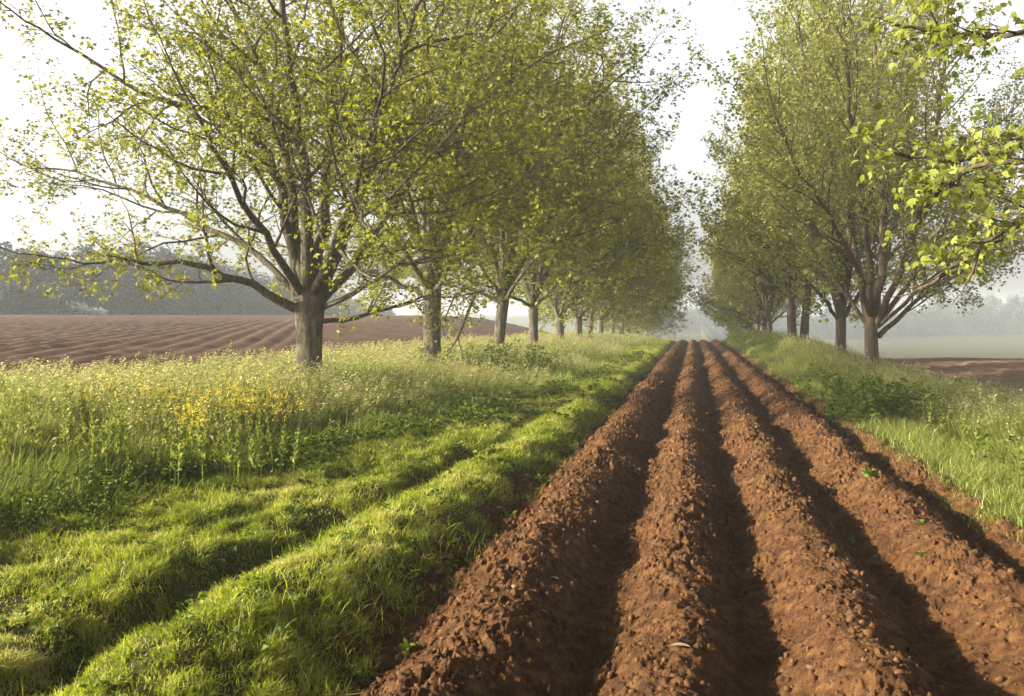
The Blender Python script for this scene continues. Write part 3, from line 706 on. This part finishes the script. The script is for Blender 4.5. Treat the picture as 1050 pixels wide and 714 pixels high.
for row in range(2):
    for px in range(-170, 400, 9 if row == 0 else 11):
        D = np.interp(px, [-170, 60, 200, 300, 400], [116, 123, 150, 200, 290]) * (1 + .10 * row) + random.uniform(-5, 5)
        py_top = np.interp(px, [-170, 0, 60, 150, 230, 300, 400], [248, 254, 260, 250, 262, 284, 307]) + random.uniform(-7, 7)
        p = at(px + random.uniform(-4, 4), 330, D); z0 = float(macro(p[0], p[1])); top = EYE + (330 - py_top) / F * D
        h = top - z0; spots.append((p[0], p[1], h * (1 - .12 * row), max(5, h * .5)))
        if row == 0:
            u_ = at(px, 330, D - 5); spots.append((u_[0], u_[1], max(3.5, h * .45), 6))
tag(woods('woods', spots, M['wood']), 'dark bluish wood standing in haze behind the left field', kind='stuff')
spots = []
for px in range(560, 1200, 10):
    D = random.uniform(380, 460); p = at(px, 330, D); z0 = float(macro(p[0], p[1])); top = EYE + (330 - np.interp(px, [560, 700, 850, 960, 1200], [322, 318, 318, 302, 292]) + random.uniform(-6, 6)) / F * D
    spots.append((p[0], p[1], top - z0, 9)); u_ = at(px + 4, 330, D - 12); spots.append((u_[0], u_[1], max(6, (top - z0) * .5), 14))
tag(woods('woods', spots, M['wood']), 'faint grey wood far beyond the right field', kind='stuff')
bl = [(5, 316, 3.0), (32, 319, 2.2), (42, 318, 2.4), (62, 318, 2.2), (79, 317, 2.6), (88, 320, 1.8), (98, 322, 2.0), (104, 323, 1.8)]
lab = ['leftmost of the white blossom bushes below the wood', 'white blossom bush under the low leafy twig, left one of a pair', 'white blossom bush under the low leafy twig, right one of a pair', 'white blossom bush midway along the foot of the wood',
       'tallest white blossom bush below the dark wood', 'small white blossom bush right of the tallest', 'brightest low white blossom bush before the wood', 'rightmost small white blossom bush before the wood']
for (px, py, s), l in zip(bl, lab):
    p = at(px, py, 116); z0 = float(macro(p[0], p[1])); K = 260
    root = bpy.data.objects.new('blossom_bush', None); C.objects.link(root); root.location = (p[0], p[1], z0)
    hh = max(1.2, p[2] - z0 + s * .3)
    c = rng.normal(0, 1, (K, 3)) * np.array([s * .17, s * .17, hh * .10]) + np.array([0, 0, hh * .75]); c[:, 2] = np.clip(c[:, 2], .1, None)
    V, Fc, t = leaf_mesh(c, rng.normal(0, 1, (K, 3)), rng.uniform(.14, .28, K), rng.random(K), 'kite', .9)
    mesh_obj('blossom', V, Fc, 3, M['blossom'], root, tint=t)
    st = Tubes()
    for a in range(5): st.add([(0, 0, -.1), (.2 * cos(a * 1.3), .2 * sin(a * 1.3), hh * .5), (.5 * cos(a * 1.3), .5 * sin(a * 1.3), hh * .9)], [.06, .04, .015], 5)
    st.build('stem', M['bark_r'], root); tag(root, l, 'bush', 'white blossom bushes before the wood')

# ------------------------------------------------------------------ small things on the soil
def on_soil(px, py):
    lo = None
    for D in np.arange(3, 60, .02):
        p = at(px, py, D)
        if p[2] < float(soil_h(np.array([p[0]]), np.array([p[1]]))[0]): return p
    return p
for (px, py, s, l) in ((610, 562, .015, 'pale stone in the first furrow beside the first ridge'), (527, 604, .016, 'pale stone on the left slope of the first ridge'),
                       (738, 537, .015, 'small pale stone in the shaded middle furrow'), (724, 585, .014, 'pale stone at the shadow edge of the second ridge')):
    p = on_soil(px, py); v = rng.normal(0, 1, (60, 3)); 
    import bmesh
    bm = bmesh.new(); bmesh.ops.create_icosphere(bm, subdivisions=3, radius=s)
    rs = np.random.default_rng(px)
    k1, k2 = rs.normal(0, 1, 3), rs.normal(0, 1, 3)
    for v in bm.verts:
        c = np.array(v.co) / s; f = 1 + .16 * sin(2.3 * c @ k1 + 1) + .10 * sin(4.1 * c @ k2); v.co = v.co * f; v.co.z *= .65; v.co.x *= 1.2
    me = bpy.data.meshes.new('stone'); bm.to_mesh(me); bm.free(); me.materials.append(M['stone']); me.shade_smooth()
    o = bpy.data.objects.new('stone', me); C.objects.link(o); o.location = (p[0], p[1], p[2] + s * .2); o.rotation_euler = (.2, .1, px)
    tag(o, l, 'stone', 'pale stones on the ploughed soil')
for (px, py, s, l) in ((568, 597, .07, 'pale dry leaf lying in the shaded first furrow'), (699, 668, .10, 'long dry leaf near the bottom of the second ridge'), (556, 632, .07, 'dry leaf on the dark side of the first ridge')):
    p = on_soil(px, py); n = 9; t = np.linspace(0, 1, n); wv = np.sin(t * pi) ** .8 * s * .16
    V = []; Fq = []
    for i in range(n):
        zz = .012 + .010 * sin(t[i] * 3.1)
        V += [((t[i] - .5) * s, -wv[i], zz), ((t[i] - .5) * s, 0, zz - .004), ((t[i] - .5) * s, wv[i], zz)]
    for i in range(n - 1):
        a = i * 3; Fq += [(a, a + 3, a + 4, a + 1), (a + 1, a + 4, a + 5, a + 2)]
    o = mesh_obj('dry_leaf', np.array(V), np.array(Fq), 4, M['straw'], tint=np.full(len(V), .7), smooth=True)
    o.location = p; o.rotation_euler = (.1, -.1, -.3); tag(o, l, 'leaf', 'dry leaves on the ploughed soil')
for (px, py, s, l) in ((416, 673, .10, 'green seedling near the bottom of the first ridge'), (874, 560, .07, 'green seedling on the third ridge'), (945, 541, .06, 'upper of two seedlings on the fourth ridge'),
                       (946, 573, .07, 'lower of two seedlings on the fourth ridge'), (893, 490, .13, 'leafy weed growing on the right edge of the fourth ridge')):
    p = on_soil(px, py); rs = np.random.default_rng(px); n = 9
    a = np.arange(n) * 2.4; D = np.stack([np.cos(a), np.sin(a), rs.uniform(.1, .9, n)], -1)
    root = bpy.data.objects.new('seedling', None); C.objects.link(root); root.location = p - np.array([0, 0, .005])
    V, Fc, t = leaf_mesh(np.stack([0 * a, 0 * a, .012 + .004 * a / 2.4 * s * 10], -1), D, s * rs.uniform(.5, .9, n), rs.uniform(.4, 1, n), 'broad', .35, rs)
    mesh_obj('leaves', V, Fc, 3, M['weed'], root, tint=t)
    st = Tubes(); st.add([(0, 0, -.01), (0, 0, .03 + .4 * s)], [.003, .002], 6); st.build('stem', M['weed'], root)
    tag(root, l, 'seedling', 'green seedlings on the ploughed ridges')

# ------------------------------------------------------------------ haze
import bmesh
bm = bmesh.new(); bmesh.ops.create_cube(bm, size=1)
me = bpy.data.meshes.new('haze'); bm.to_mesh(me); bm.free()
hz = bpy.data.objects.new('haze', me); C.objects.link(hz)
hz.scale = (5600, 5600, 30); hz.location = (0, 0, 5); 
m, nt, out = new_mat('morning haze'); v = nt.nodes.new('ShaderNodeVolumePrincipled')
v.inputs['Color'].default_value = (.87, .94, 1, 1); v.inputs['Density'].default_value = .0010; v.inputs['Anisotropy'].default_value = 0
nt.links.new(v.outputs[0], out.inputs['Volume']); me.materials.append(m)
tag(hz, 'pale morning haze over the fields', kind='stuff')

# ------------------------------------------------------------------ light, camera
EL, AZ = R(21), R(-106)       # azimuth measured from the rows' direction, negative = left
sd = np.array([sin(AZ) * cos(EL), cos(AZ) * cos(EL), sin(EL)])
import mathutils
sl = bpy.data.lights.new('sun', 'SUN'); sl.energy = 5.0; sl.angle = R(.6); sl.color = (1, .87, .68)
so = bpy.data.objects.new('sun', sl); C.objects.link(so); so.rotation_euler = mathutils.Vector(sd).to_track_quat('Z', 'Y').to_euler()
wd = bpy.data.worlds.new('World'); sc.world = wd; wd.use_nodes = True; nt = wd.node_tree
bg = nt.nodes['Background']; sky = nt.nodes.new('ShaderNodeTexSky'); sky.sky_type = 'NISHITA'; sky.sun_disc = False
sky.sun_elevation = EL; sky.sun_rotation = AZ; sky.dust_density = 6; sky.air_density = 1; sky.ozone_density = .6; sky.altitude = 0
hs = nt.nodes.new('ShaderNodeHueSaturation'); hs.inputs['Saturation'].default_value = .18
nt.links.new(sky.outputs[0], hs.inputs['Color'])
# misty low sky brightened to white; sky overhead dimmed to cut fill light
tcw = nt.nodes.new('ShaderNodeTexCoord'); sp = nt.nodes.new('ShaderNodeSeparateXYZ'); mr = nt.nodes.new('ShaderNodeMapRange'); mr.interpolation_type = 'SMOOTHSTEP'
nt.links.new(tcw.outputs['Generated'], sp.inputs[0]); nt.links.new(sp.outputs['Z'], mr.inputs['Value'])
mr.inputs['From Min'].default_value = .30; mr.inputs['From Max'].default_value = .48; mr.inputs['To Min'].default_value = 2.35; mr.inputs['To Max'].default_value = .32
mul = nt.nodes.new('ShaderNodeVectorMath'); mul.operation = 'SCALE'
nt.links.new(hs.outputs[0], mul.inputs[0]); nt.links.new(mr.outputs[0], mul.inputs['Scale']); nt.links.new(mul.outputs[0], bg.inputs[0]); bg.inputs[1].default_value = .08

cd = bpy.data.cameras.new('camera'); cam = bpy.data.objects.new('camera', cd); C.objects.link(cam); sc.camera = cam
cd.sensor_width = 36; cd.lens = 36 * F / W0; cd.clip_end = 6000; cd.clip_start = .05
cam.location = (0, 0, EYE); cam.rotation_euler = (pi / 2 - PITCH, 0, YAW)
sc.view_settings.view_transform = 'Standard'; sc.view_settings.look = 'None'; sc.view_settings.exposure = 1.38; sc.view_settings.gamma = 1
cy = sc.cycles
cy.max_bounces = 8; cy.diffuse_bounces = 3; cy.glossy_bounces = 2; cy.transmission_bounces = 4; cy.volume_bounces = 3; cy.transparent_max_bounces = 8
cy.use_adaptive_sampling = True; cy.adaptive_threshold = .02
cy.use_denoising = True
